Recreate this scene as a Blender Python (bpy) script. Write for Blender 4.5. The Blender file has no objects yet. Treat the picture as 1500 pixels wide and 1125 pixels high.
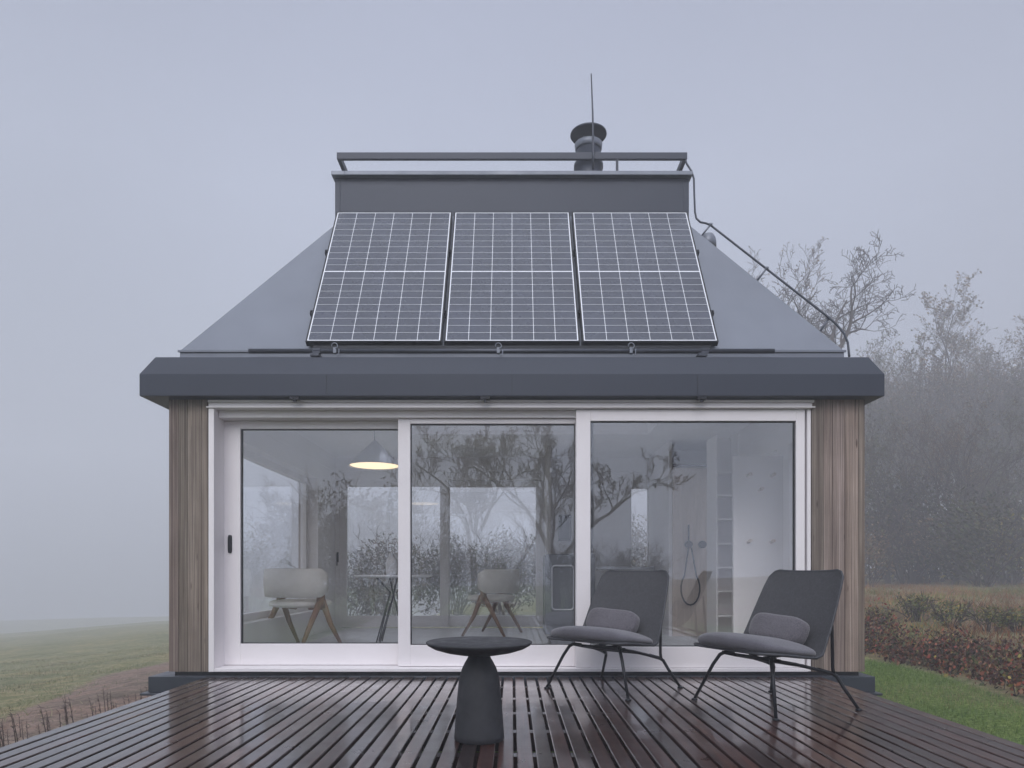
import bpy, bmesh, math, random
from mathutils import Vector, Matrix
R = math.radians
S = bpy.context.scene
COL = S.collection
H, D0, F, CX, CY = 0.83, 5.5, 1000.0, 750.0, 839.0

def W(px, py, y):
    """world point seen at photo pixel px,py in the vertical plane Y=y (used to read sizes off the photo)"""
    d = y + D0
    return ((px-CX)*d/F, y, H+(CY-py)*d/F)
def WX(px, y): return (px-CX)*(y+D0)/F
def WZ(py, y): return H+(CY-py)*(y+D0)/F

# ------------------------------------------------------------------ mesh builder
class MB:
    def __init__(s): s.v=[]; s.f=[]; s.c=[]; s.smooth=[]
    def add(s, vs, fs, smooth=False, col=None):
        b=len(s.v); s.v += [tuple(v) for v in vs]
        for f in fs:
            s.f.append(tuple(b+i for i in f)); s.smooth.append(smooth); s.c.append(col)
        return s
    def box(s, x0,x1,y0,y1,z0,z1, col=None):
        v=[(x0,y0,z0),(x1,y0,z0),(x1,y1,z0),(x0,y1,z0),(x0,y0,z1),(x1,y0,z1),(x1,y1,z1),(x0,y1,z1)]
        return s.add(v,[(0,3,2,1),(4,5,6,7),(0,1,5,4),(1,2,6,5),(2,3,7,6),(3,0,4,7)],col=col)
    def bevbox(s, x0,x1,y0,y1,z0,z1, b=0.004, col=None):
        """box with a bevelled top (boards)"""
        v=[(x0,y0,z0),(x1,y0,z0),(x1,y1,z0),(x0,y1,z0),(x0,y0,z1-b),(x1,y0,z1-b),(x1,y1,z1-b),(x0,y1,z1-b),
           (x0+b,y0+b,z1),(x1-b,y0+b,z1),(x1-b,y1-b,z1),(x0+b,y1-b,z1)]
        return s.add(v,[(0,3,2,1),(0,1,5,4),(1,2,6,5),(2,3,7,6),(3,0,4,7),(4,5,9,8),(5,6,10,9),(6,7,11,10),(7,4,8,11),(8,9,10,11)],col=col)
    def tube(s, pts, rad, n=8, cap=True, col=None, smooth=True):
        pts=[Vector(p) for p in pts]; m=len(pts)
        if not hasattr(rad,'__len__'): rad=[rad]*m
        t0=(pts[1]-pts[0]).normalized()
        u=t0.orthogonal().normalized(); vs=[]
        for i,p in enumerate(pts):
            if i==0: t=t0
            elif i==m-1: t=(pts[i]-pts[i-1]).normalized()
            else:
                t=((pts[i+1]-pts[i]).normalized()+(pts[i]-pts[i-1]).normalized())
                t = t.normalized() if t.length>1e-6 else t0
            u=(u-t*u.dot(t))
            u = u.normalized() if u.length>1e-6 else t.orthogonal().normalized()
            w=t.cross(u)
            for k in range(n):
                a=2*math.pi*k/n
                vs.append(p+(u*math.cos(a)+w*math.sin(a))*rad[i])
        fs=[]
        for i in range(m-1):
            for k in range(n):
                k2=(k+1)%n
                fs.append((i*n+k,i*n+k2,(i+1)*n+k2,(i+1)*n+k))
        s.add(vs,fs,smooth,col)
        if cap:
            b=len(s.v)-len(vs)
            s.f.append(tuple(b+k for k in reversed(range(n)))); s.smooth.append(False); s.c.append(col)
            s.f.append(tuple(b+(m-1)*n+k for k in range(n))); s.smooth.append(False); s.c.append(col)
        return s
    def lathe(s, prof, c=(0,0,0), n=40, smooth=True, capb=True, capt=True, col=None):
        vs=[];fs=[];m=len(prof)
        for r,z in prof:
            for k in range(n):
                a=2*math.pi*k/n; vs.append((c[0]+r*math.cos(a),c[1]+r*math.sin(a),c[2]+z))
        for i in range(m-1):
            for k in range(n):
                k2=(k+1)%n; fs.append((i*n+k,i*n+k2,(i+1)*n+k2,(i+1)*n+k))
        s.add(vs,fs,smooth,col); b=len(s.v)-len(vs)
        if capb: s.f.append(tuple(b+k for k in reversed(range(n)))); s.smooth.append(False); s.c.append(col)
        if capt: s.f.append(tuple(b+(m-1)*n+k for k in range(n))); s.smooth.append(False); s.c.append(col)
        return s
    def superell(s, c, a, e1=.5, e2=.5, n1=20, n2=36, rot=None, fn=None):
        def sp(w,m): return math.copysign(abs(w)**m,w)
        vs=[];fs=[]
        for i in range(n1+1):
            t=-math.pi/2+math.pi*i/n1
            for k in range(n2):
                p=2*math.pi*k/n2
                q=Vector((a[0]*sp(math.cos(t),e1)*sp(math.cos(p),e2),a[1]*sp(math.cos(t),e1)*sp(math.sin(p),e2),a[2]*sp(math.sin(t),e1)))
                if fn: q=fn(q)
                if rot: q=rot@q
                vs.append(q+Vector(c))
        for i in range(n1):
            for k in range(n2):
                k2=(k+1)%n2; fs.append((i*n2+k,i*n2+k2,(i+1)*n2+k2,(i+1)*n2+k))
        return s.add(vs,fs,True)
    def frame(s, x0,x1,z0,z1, l,r,b,t, y0,y1):
        """rectangular frame in the XZ plane: butted pieces"""
        s.box(x0,x0+l,y0,y1,z0,z1); s.box(x1-r,x1,y0,y1,z0,z1)
        s.box(x0+l,x1-r,y0,y1,z0,z0+b); s.box(x0+l,x1-r,y0,y1,z1-t,z1)
        return s
    def build(s, name, mat, parent=None, bevel=0):
        me=bpy.data.meshes.new(name); me.from_pydata(s.v,[],s.f); me.update()
        me.polygons.foreach_set('use_smooth',s.smooth)
        if any(c is not None for c in s.c):
            ca=me.color_attributes.new('Col','FLOAT_COLOR','CORNER')
            data=[]
            for p,c in zip(me.polygons,s.c):
                c=c or (1,1,1)
                data += [c[0],c[1],c[2],1.0]*p.loop_total
            ca.data.foreach_set('color',data)
        me.materials.append(mat)
        o=bpy.data.objects.new(name,me); COL.objects.link(o)
        if parent is not None: o.parent=parent
        if bevel:
            md=o.modifiers.new('bev','BEVEL'); md.width=bevel; md.segments=2; md.limit_method='ANGLE'; md.angle_limit=R(40)
        return o

def thing(name,label,cat,loc=(0,0,0),rz=0,group=None):
    o=bpy.data.objects.new(name,None); COL.objects.link(o); o.empty_display_size=.1
    o.location=loc; o.rotation_euler=(0,0,rz); tag(o,label,cat,group); return o
def tag(o,label=None,cat=None,group=None,kind=None):
    if label: o['label']=label
    if cat: o['category']=cat
    if group: o['group']=group
    if kind: o['kind']=kind
    return o
def copy_tree(o,parent=None):
    c=o.copy(); COL.objects.link(c)
    if parent is not None: c.parent=parent
    for ch in list(o.children): copy_tree(ch,c)
    return c

# ------------------------------------------------------------------ materials
def mat(name, base=(.5,.5,.5), rough=.5, metal=0, spec=.5, **k):
    m=bpy.data.materials.new(name); m.use_nodes=True
    b=m.node_tree.nodes['Principled BSDF']
    b.inputs['Base Color'].default_value=(*base,1); b.inputs['Roughness'].default_value=rough
    b.inputs['Metallic'].default_value=metal; b.inputs['Specular IOR Level'].default_value=spec
    for kk,v in k.items(): b.inputs[kk].default_value=v
    return m
def nodes(m): return m.node_tree.nodes, m.node_tree.links, m.node_tree.nodes['Principled BSDF']
def noise(m, scale, detail=4, vec=None, rough=.55, stretch=None):
    n,l,b=nodes(m)
    t=n.new('ShaderNodeTexNoise'); t.inputs['Scale'].default_value=scale; t.inputs['Detail'].default_value=detail; t.inputs['Roughness'].default_value=rough
    tc=n.new('ShaderNodeTexCoord'); src=tc.outputs['Object']
    if stretch:
        mp=n.new('ShaderNodeMapping'); mp.inputs['Scale'].default_value=stretch; l.new(src,mp.inputs[0]); src=mp.outputs[0]
    l.new(src,t.inputs['Vector']); return t.outputs['Fac']
def ramp(m, fac, stops, interp='LINEAR'):
    n,l,b=nodes(m); r=n.new('ShaderNodeValToRGB'); r.color_ramp.interpolation=interp
    e=r.color_ramp.elements
    while len(e)<len(stops): e.new(.5)
    for i,(p,c) in enumerate(stops):
        e[i].position=p; e[i].color=(*c,1) if hasattr(c,'__len__') else (c,c,c,1)
    l.new(fac,r.inputs[0]); return r.outputs[0]
def mix(m, fac, a, b_, mode='MIX'):
    n,l,b=nodes(m); x=n.new('ShaderNodeMix'); x.data_type='RGBA'; x.blend_type=mode
    for sock,val in ((x.inputs[0],fac),(x.inputs[6],a),(x.inputs[7],b_)):
        if isinstance(val,(int,float)): sock.default_value=val
        elif isinstance(val,tuple): sock.default_value=(*val,1)
        else: l.new(val,sock)
    return x.outputs[2]
def setc(m,sock,inp='Base Color'): nodes(m)[1].new(sock,nodes(m)[2].inputs[inp])
def bump(m,fac,strength=.2,dist=.01):
    n,l,b=nodes(m); bp=n.new('ShaderNodeBump'); bp.inputs['Strength'].default_value=strength; bp.inputs['Distance'].default_value=dist
    l.new(fac,bp.inputs['Height']); l.new(bp.outputs[0],b.inputs['Normal'])
def attr(m,name='Col'):
    n,l,b=nodes(m); a=n.new('ShaderNodeAttribute'); a.attribute_name=name; return a.outputs['Color']

M={}
def varied(name, c, rough, metal=0, sc=3, amt=.25, spec=.5, b=0.03, stretch=None):
    m=mat(name,c,rough,metal,spec)
    f=noise(m,sc,5,stretch=stretch)
    setc(m,ramp(m,f,[(.3,tuple(x*(1-amt) for x in c)),(.7,tuple(x*(1+amt) for x in c))]))
    f2=noise(m,sc*2.7,3)
    if name!='eave_metal': setc(m,ramp(m,f2,[(.3,rough*.8),(.7,min(1,rough*1.25))]),'Roughness')
    if b: bump(m,noise(m,sc*.8,3),b,.02)
    M[name]=m; return m
varied('zinc',(.165,.18,.215),.42,.25,1.3,.10,b=.12)
varied('eave_metal',(.024,.030,.046),.46,.25,1.1,.05,b=0)
varied('dark_metal',(.045,.05,.065),.35,.5,6,.2,b=0)
varied('black_steel',(.018,.019,.023),.38,.6,20,.2,b=0)
varied('white_paint',(.80,.765,.775),.42,0,2,.03,b=.0)
varied('inner_white',(.87,.85,.85),.6,0,2,.04,b=.0)
varied('plinth',(.035,.042,.055),.35,.2,3,.15,b=.02)
varied('floor_tile',(.55,.56,.55),.4,0,1.6,.15,b=.02)
varied('chair_leather',(.82,.80,.75),.65,0,8,.05)
varied('oak_dark',(.24,.14,.085),.5,0,4,.25,stretch=(12,12,1))
varied('oak_pale',(.62,.53,.46),.55,0,3,.10,stretch=(14,1,1))
varied('steel_light',(.55,.56,.60),.35,.8,3,.1,b=0)
varied('ceramic',(.75,.76,.78),.3,0,3,.03,b=0)
varied('stove_enamel',(.16,.17,.19),.4,.2,3,.15,b=0)
varied('table_composite',(.024,.025,.030),.62,0,7,.22,b=.05)
varied('mesh_fabric',(.046,.046,.051),.75,0,30,.12,b=.02)

varied('rim_fabric',(.035,.037,.043),.6,0,30,.12,b=0)
def fabric(name,c,sc=260):
    m=mat(name,c,.95,0,.2)
    f=noise(m,sc,3); g=noise(m,5,4)
    a=ramp(m,f,[(.3,tuple(x*.6 for x in c)),(.7,tuple(x*1.45 for x in c))])
    b2=ramp(m,g,[(.3,.82),(.7,1.15)])
    setc(m,mix(m,1.0,a,b2,'MULTIPLY')); bump(m,f,.5,.004)
    m.node_tree.nodes['Principled BSDF'].inputs['Sheen Weight'].default_value=.3
    M[name]=m; return m
fabric('pad_fabric',(.098,.095,.110))
fabric('cushion_fabric',(.105,.098,.11),150)

# weathered timber cladding
m=mat('cladding',(.3,.25,.2),.75); M['cladding']=m
n,l,b=nodes(m)
f1=noise(m,1.0,9,stretch=(80,60,.75),rough=.75); f2=noise(m,1.0,5,stretch=(22,20,.35)); f3=noise(m,2.2,4)
c1=ramp(m,f1,[(.32,(.055,.042,.034)),(.40,(.17,.133,.108)),(.52,(.30,.248,.208)),(.70,(.50,.445,.395))])
c2=ramp(m,f2,[(.3,(.62,.56,.54)),(.7,(1.15,1.12,1.12))])
c3=ramp(m,f3,[(.3,(.8,.8,.8)),(.7,(1.1,1.1,1.1))])
kv=n.new('ShaderNodeTexVoronoi'); kv.inputs['Scale'].default_value=1.0; km=n.new('ShaderNodeMapping'); km.inputs['Scale'].default_value=(11,11,2.3); ktc=n.new('ShaderNodeTexCoord'); l.new(ktc.outputs['Object'],km.inputs[0]); l.new(km.outputs[0],kv.inputs['Vector'])
kn=ramp(m,kv.outputs['Distance'],[(.05,(.28,.22,.18)),(.11,(1,1,1))])
setc(m,mix(m,1.0,mix(m,1.0,mix(m,1.0,mix(m,1.0,c1,c2,'MULTIPLY'),c3,'MULTIPLY'),attr(m),'MULTIPLY'),kn,'MULTIPLY')); bump(m,f1,.5,.006)
for nn in n:
    if nn.type=='TEX_NOISE' and nn.inputs['Detail'].default_value>8: nn.inputs['Distortion'].default_value=.5

# wet decking
m=mat('wet_decking',(.05,.02,.015),.2,0,.3); M['wet_decking']=m
g1=noise(m,1.0,7,stretch=(60,2.2,60),rough=.6); g2=noise(m,1.1,5); g3=noise(m,5.0,5)
a=ramp(m,g1,[(.28,(.009,.0035,.0025)),(.55,(.036,.012,.007)),(.8,(.085,.030,.017))])
a=mix(m,1.0,a,attr(m),'MULTIPLY')
setc(m,mix(m,1.0,a,ramp(m,g2,[(.3,(.85,.85,.88)),(.72,(1.2,1.12,1.08))]),'MULTIPLY'))
setc(m,ramp(m,g3,[(.3,.26),(.7,.40)]),'Roughness')
m2=mix(m,.55,g1,noise(m,2.5,3)); bump(m,m2,.10,.004)
n,l,b=nodes(m); b.inputs['Coat Weight'].default_value=1.0; setc(m,ramp(m,noise(m,2.3,6,rough=.7),[(.38,.05),(.52,.12),(.68,.26)]),'Coat Roughness'); b.inputs['Coat IOR'].default_value=1.42

# glass pane: clear sheet with mirror-like surface
m=bpy.data.materials.new('pane_glass'); m.use_nodes=True; M['glass']=m
n=m.node_tree.nodes; l=m.node_tree.links; n.clear()
o=n.new('ShaderNodeOutputMaterial'); mx=n.new('ShaderNodeMixShader'); tr=n.new('ShaderNodeBsdfTransparent'); gl=n.new('ShaderNodeBsdfGlossy')
tr.inputs[0].default_value=(.99,.99,.99,1); gl.inputs['Color'].default_value=(.92,.95,1,1); gl.inputs['Roughness'].default_value=0.0
lw=n.new('ShaderNodeLayerWeight'); lw.inputs['Blend'].default_value=.5
fr=n.new('ShaderNodeMath'); fr.operation='POWER'; fr.inputs[1].default_value=5; l.new(lw.outputs['Facing'],fr.inputs[0])
ad=n.new('ShaderNodeMath'); ad.operation='ADD'; ad.inputs[1].default_value=.10; ad.use_clamp=True
l.new(fr.outputs[0],ad.inputs[0]); l.new(ad.outputs[0],mx.inputs[0]); l.new(tr.outputs[0],mx.inputs[1]); l.new(gl.outputs[0],mx.inputs[2]); l.new(mx.outputs[0],o.inputs[0])

# solar cells
m=mat('solar_cells',(.055,.06,.085),.22,0,.6); M['cells']=m
n,l,b=nodes(m); tc=n.new('ShaderNodeTexCoord'); wv=n.new('ShaderNodeTexWave'); wv.bands_direction='X'; wv.inputs['Scale'].default_value=33
l.new(tc.outputs['Object'],wv.inputs['Vector'])
fa=ramp(m,wv.outputs['Fac'],[(.80,(.022,.028,.048)),(.97,(.08,.09,.13))])
setc(m,mix(m,1.0,fa,ramp(m,noise(m,2.2,5),[(.3,.8),(.7,1.25)]),'MULTIPLY'))
setc(m,ramp(m,noise(m,3,5),[(.3,.16),(.7,.40)]),'Roughness')
varied('cell_lines',(.80,.82,.86),.4,0,3,.04,b=0)

# bark, leaves, twigs
def bark(name,c):
    m=mat(name,c,.9,0,.2); f=noise(m,7,6,stretch=(1,1,.3))
    setc(m,ramp(m,f,[(.3,tuple(x*.55 for x in c)),(.7,tuple(x*1.4 for x in c))])); M[name]=m
bark('bark',(.085,.072,.066)); bark('twig',(.075,.062,.056)); bark('bark_grey',(.13,.12,.12))
m=mat('leaf',(.1,.1,.05),.7,0,.3); setc(m,attr(m)); M['leaf']=m
m.node_tree.nodes['Principled BSDF'].inputs['Subsurface Weight'].default_value=0
m=mat('grass_blade',(.1,.1,.05),.8,0,.2); setc(m,attr(m)); M['blade']=m

# emitter of the pendant
m=bpy.data.materials.new('lamp_glow'); m.use_nodes=True; M['glow']=m
n=m.node_tree.nodes; l=m.node_tree.links; b=n['Principled BSDF']
b.inputs['Base Color'].default_value=(.9,.85,.75,1); b.inputs['Emission Color'].default_value=(1,.76,.45,1); b.inputs['Emission Strength'].default_value=1.15

# ------------------------------------------------------------------ terrain
def sm(a,b,x):
    t=max(0,min(1,(x-a)/(b-a))); return t*t*(3-2*t)
def gz(x,y):
    z=-.40
    far=math.hypot(x,y+5.5)
    left=sm(-2,-6,x)
    if left>0:
        k=max(0,min(1,(-x/max(.5,y+5.5)-.5)/.25)); sl_=.050+.012*k
        z-=left*(sl_*min(68,max(0,far-5.5))+min(3,.012*max(0,far-70)**1.5)) if y>-4 else left*.04*max(0,far-5.5)*sm(-12,-4,y)
    rt=sm(3.2,6,x)
    z+=.12*sm(2.6,4,x)
    z+=rt*(.80*(1-math.exp(-(.065*max(0,x-4.5)+.05*max(0,y-1))/.80))+.012*max(0,math.hypot(x,y+5.5)-45))
    mid=(1-left)*(1-rt)
    z-=mid*.02*max(0,y-5)
    z+=.025*math.sin(x*1.7+y*.9)*sm(3,5,abs(x))+.02*math.sin(x*.8-y*1.3)*sm(3,5,abs(x))
    z+=.10*math.sin(x*.23+1)*math.sin(y*.19)*sm(6,14,abs(x))
    return z
def axis(a,b,fine0,fine1,step,coarse):
    xs=[];x=a
    while x<b-1e-6:
        xs.append(x)
        if fine0<=x<fine1: x+=step
        else:
            dd = fine0-x if x<fine0 else x-fine1
            s=min(coarse,step+dd*.16)
            if x<fine0: s=min(s,max(step,fine0-x))
            x+=s
    xs.append(b); return xs
XS=axis(-95,95,-9,9,.2,6); YS=axis(-58,115,-6,9,.2,6)
g=MB(); nx=len(XS); vs=[(x,y,gz(x,y)) for y in YS for x in XS]
fs=[(j*nx+i,j*nx+i+1,(j+1)*nx+i+1,(j+1)*nx+i) for j in range(len(YS)-1) for i in range(nx-1)]
g.add(vs,fs,True)
# ground cover material: short turf, straw-coloured meadow, rusty undergrowth, bare earth
m=mat('meadow_ground',(.1,.1,.06),.95,0,.15); M['ground']=m
n,l,b=nodes(m)
tA=noise(m,.9,8,rough=.7); tB=noise(m,6,6,rough=.7); tC=noise(m,28,5,rough=.7)
meadow=ramp(m,tB,[(.30,(.10,.11,.05)),(.45,(.17,.18,.085)),(.58,(.25,.23,.135)),(.75,(.34,.30,.21))])
turf=ramp(m,tC,[(.3,(.05,.09,.022)),(.5,(.11,.17,.045)),(.7,(.20,.25,.09))])
rust=ramp(m,tC,[(.3,(.06,.032,.022)),(.5,(.15,.080,.048)),(.64,(.22,.14,.08)),(.72,(.16,.18,.07))])
earth=ramp(m,tB,[(.3,(.13,.095,.075)),(.55,(.25,.185,.15)),(.75,(.36,.28,.22))])
va=n.new('ShaderNodeAttribute'); va.attribute_name='zones'; sp=n.new('ShaderNodeSeparateColor'); l.new(va.outputs['Color'],sp.inputs[0])
def thr(sock,amp=.35):
    a1=n.new('ShaderNodeMath'); a1.operation='MULTIPLY_ADD'; l.new(tB,a1.inputs[0]); a1.inputs[1].default_value=amp*2; a1.inputs[2].default_value=-amp
    a2=n.new('ShaderNodeMath'); a2.operation='ADD'; l.new(a1.outputs[0],a2.inputs[0]); l.new(sock,a2.inputs[1])
    return ramp(m,a2.outputs[0],[(.35,0.0),(.65,1.0)])
rust=mix(m,ramp(m,noise(m,.35,5,rough=.7),[(.42,0.0),(.58,.75)]),rust,meadow)
c=mix(m,thr(sp.outputs[0]),meadow,turf); c=mix(m,thr(sp.outputs[1]),c,rust); c=mix(m,thr(sp.outputs[2]),c,earth)
c=mix(m,1.0,c,ramp(m,tA,[(.3,(.62,.70,.62)),(.5,(1,1,1)),(.68,(1.35,1.18,1.1))]),'MULTIPLY'); c=mix(m,1.0,c,ramp(m,tC,[(.3,.65),(.7,1.35)]),'MULTIPLY')
setc(m,c); bump(m,tC,.7,.05)
ground=g.build('ground',M['ground']); tag(ground,kind='structure')
def segd(x,y,pts):
    best=9
    for (a,b2) in zip(pts,pts[1:]):
        ax,ay=a;bx,by=b2;t=((x-ax)*(bx-ax)+(y-ay)*(by-ay))/((bx-ax)**2+(by-ay)**2);t=max(0,min(1,t))
        best=min(best,math.hypot(x-ax-t*(bx-ax),y-ay-t*(by-ay)))
    return best
PATH=[(-3.5,.1),(-3.8,1.0),(-4.5,2.6),(-5.3,5),(-5.6,8),(-5,12)]
def zones(x,y):
    if x>0:
        e=4.15+.25*math.sin(y*.7)
        lawn=1-sm(e-.1,e+.25,x) if y<7 else 1-sm(7,9,y)
        return (lawn, sm(e,e+.4,x)*(.82 if x<30 else .9), 0)
    lawn=sm(-3.9,-3.1,x)*(1-sm(-.9,.1,y)) 
    if y<-6: lawn=1
    dirt=1-sm(.55,1.25,segd(x,y,PATH)) if y>-1.5 else 0
    return (lawn,0,dirt)
ca=ground.data.color_attributes.new('zones','FLOAT_COLOR','POINT'); dd=[]
for v in vs: dd+=[*zones(v[0],v[1]),1.0]
ca.data.foreach_set('color',dd)

# ------------------------------------------------------------------ grass (countless blades)
def blades(name,pts,cols,hmin,hmax,wid,lean,seed,lab=None):
    rr=random.Random(seed); g=MB(); nc=len(cols)
    for (x,y) in pts:
        z=gz(x,y)-.01; a=rr.uniform(0,6.283); h=rr.uniform(hmin,hmax); le=rr.uniform(0,lean)*h; w=wid*rr.uniform(.6,1.3)
        dx,dy=math.cos(a),math.sin(a); b2=rr.uniform(0,6.283); lx,ly=math.cos(b2)*le,math.sin(b2)*le
        f_=(math.sin(x*1.7+1.3*math.sin(y*.9))*math.sin(y*1.3+x*.4)+1)/2; c=cols[min(nc-1,int((f_*.6+rr.random()*.4)*nc))]; k=rr.uniform(.7,1.3)*(.8+.4*math.sin(x*.9-y*.7)**2); c=tuple(q*k for q in c)
        g.add([(x-dx*w,y-dy*w,z),(x+dx*w,y+dy*w,z),(x+dx*w*.6+lx*.5,y+dy*w*.6+ly*.5,z+h*.6),(x+lx,y+ly,z+h),(x-dx*w*.6+lx*.5,y-dy*w*.6+ly*.5,z+h*.6)],[(0,1,2,3,4)],col=c)
    o=g.build(name,M['blade']); tag(o,lab,name.replace('_',' '),kind='stuff'); return o
rr=random.Random(5)
GREEN=[(.13,.19,.05),(.09,.16,.035),(.18,.26,.07),(.23,.30,.10),(.32,.31,.15),(.26,.21,.12)]
STRAW=[(.30,.26,.16),(.21,.21,.10),(.14,.18,.07),(.36,.32,.22),(.18,.14,.09),(.12,.16,.06)]
RUST=[(.14,.055,.03),(.28,.12,.05),(.20,.09,.04),(.32,.18,.07),(.12,.15,.04),(.18,.22,.06),(.34,.22,.09)]
P1=[]
while len(P1)<52000:
    x=rr.uniform(2.5,4.7); y=-4+11*rr.random()**1.1
    if rr.random()<zones(x,y)[0]: P1.append((x,y))
while len(P1)<68000:
    x=rr.uniform(-4.4,-2.5); y=rr.uniform(-3.6,.1)
    z0=zones(x,y)
    if rr.random()<z0[0]*(1-z0[2]): P1.append((x,y))
blades('lawn_grass',P1,GREEN,.018,.05,.0028,.7,1,'short bright green lawn grass along both sides of the deck')
P2=[]
while len(P2)<42000:
    d=rr.uniform(0,1)**.8*15+.5; a=rr.uniform(R(95),R(200)); x=-3.0+d*math.cos(a); y=-.5+d*math.sin(a)
    if x>-2.95: continue
    z0=zones(x,y)
    if rr.random()<(1-.93*z0[2])*(1-.6*z0[0]) and rr.random()<.35+.65*math.sin(x*2.1+y)*math.sin(y*1.7-x): P2.append((x,y))
blades('meadow_grass',P2,STRAW,.015,.06,.0032,1.1,2,'olive and straw coloured meadow grass left of the cabin')
P3=[]
while len(P3)<42000:
    x=4.9+rr.random()**1.3*16; y=rr.uniform(-2,1)+rr.random()*17
    if math.sin(x*1.3+y*.9)*math.sin(y*1.1-x*.6)+rr.uniform(-1,.6)>.25: continue
    P3.append((x,y))
blades('undergrowth',P3,RUST,.04,.20,.005,1.0,3,'rust brown dry undergrowth rising to the wood on the right')

# ------------------------------------------------------------------ trees
def rv(rr): return Vector((rr.gauss(0,1),rr.gauss(0,1),rr.gauss(0,1))).normalized()
def grow(seed,h,tr,lv=4,fork=.3,spread=.75,leafn=0,leafcols=(),up=.25,nch=(7,6,6,4),leafsz=.05,crook=.22,low=.35,lens=(.62,.55,.5,.5),minr=.0035):
    rr=random.Random(seed); T=MB(); C=MB(); Lf=MB()
    def leafat(p):
        a=rv(rr); b2=a.orthogonal().normalized(); s=leafsz*rr.uniform(.6,1.4); c3=a.cross(b2)
        c=rr.choice(leafcols); k=rr.uniform(.7,1.35); c=tuple(q*k for q in c)
        Lf.add([p-b2*s,p+c3*s*.45,p+b2*s,p-c3*s*.45],[(0,1,2,3)],col=c)
    def br(p,d,L,r,level):
        n=(9,7,5,4,3)[min(level,4)]; pts=[p]; rad=[r]; q=p; dd=d
        for i in range(n):
            dd=(dd+rv(rr)*crook*(1+.12*level)+Vector((0,0,up*(.25 if level else .1)))).normalized()
            q=q+dd*(L/n); pts.append(q); rad.append(max(minr,r*(1-(i+1)/n*(.72 if level<lv else .8))))
        (T if level<=1 else C).tube(pts,rad,(8,6,4,3,3)[min(level,4)],cap=False)
        if level<lv:
            k=nch[level]
            for j in range(k):
                t=(low if level==0 else .22)+(1-(low if level==0 else .22))*(j+rr.random())/k
                i=min(n-1,int(t*n)); f=t*n-i; pp=pts[i].lerp(pts[i+1],min(1,f)); ax=(pts[i+1]-pts[i]).normalized()
                side=(rv(rr)); side=(side-ax*side.dot(ax)).normalized()
                nd=(ax*(1-spread*.6)+side*spread*rr.uniform(.7,1.15)+Vector((0,0,up))).normalized()
                br(pp,nd,L*lens[level]*rr.uniform(.7,1.2)*(1.1-.35*t),rad[i]*(.62 if level else .6),level+1)
        if level>=lv-1 and leafn:
            for j in range(leafn):
                if rr.random()<.8: leafat(pts[rr.randrange(1,len(pts))]+rv(rr)*.05)
    if fork:   # low fork into several leaders
        d0=Vector((rr.uniform(-.1,.1),rr.uniform(-.1,.1),1)).normalized(); base=Vector((0,0,-.15)); top=base+d0*h*fork
        T.tube([base,base.lerp(top,.5)+rv(rr)*.03,top],[tr*1.25,tr,tr*.9],10,cap=False)
        k=3
        for j in range(k):
            a=2*math.pi*(j+rr.random()*.5)/k; d=Vector((math.cos(a)*.45,math.sin(a)*.45,1)).normalized()
            br(top-d0*.05*j,d,h*(1-fork)*rr.uniform(.8,1.0),tr*.62,0)
    else: br(Vector((0,0,-.15)),Vector((rr.uniform(-.06,.06),rr.uniform(-.06,.06),1)).normalized(),h,tr,0)
    return T,C,Lf
def tree_thing(name,label,loc,gr,rz=0,group=None,bk='bark',sc=1,cat='tree'):
    T,C,Lf=gr
    t=thing(name,label,cat,loc,rz,group); t.scale=(sc,)*3
    T.build('trunk',M[bk],t); cr=C.build('crown',M['twig'] if bk=='bark' else M[bk],t)
    if Lf.v: Lf.build('leaves',M['leaf'],cr)
    return t
BROWN=[(.16,.10,.06),(.20,.13,.075),(.11,.075,.045),(.24,.17,.09),(.12,.12,.06)]
OLIVE=[(.07,.085,.03),(.05,.06,.025),(.11,.10,.04),(.16,.14,.05),(.08,.05,.03)]
def at(px,d): return (px-CX)*d/F, d-D0
# bare tree showing above the right hip of the roof
x,y=at(1222,22); tree_thing('bare_tree','tall bare spreading tree behind the right roof slope, branches against the pale sky',(x,y,gz(x,y)),
    grow(12,10.2,.14,4,.72,.92,0,BROWN,.10,(6,5,5,3),.03,.20,.12,(.62,.6,.6,.55),.0085),0.6,sc=1.0)
x,y=at(1092,24); tree_thing('bare_tree','slim bare tree just peeping over the upper right roof edge below the cable',(x,y,gz(x,y)),
    grow(23,8.6,.13,4,0,.7,1,BROWN,.25,(8,6,5,4),.035,.24,.45,(.42,.5,.5,.5),.007),1.1,sc=1.15)
x,y=at(1142,25); tree_thing('bare_tree','low bare tree with fine twigs between the slim tree and the spreading tree',(x,y,gz(x,y)),
    grow(29,7.4,.12,4,0,.8,2,BROWN,.22,(9,6,5,4),.04,.26,.45,(.42,.5,.5,.5),.007),2.1,sc=1.05)
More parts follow.
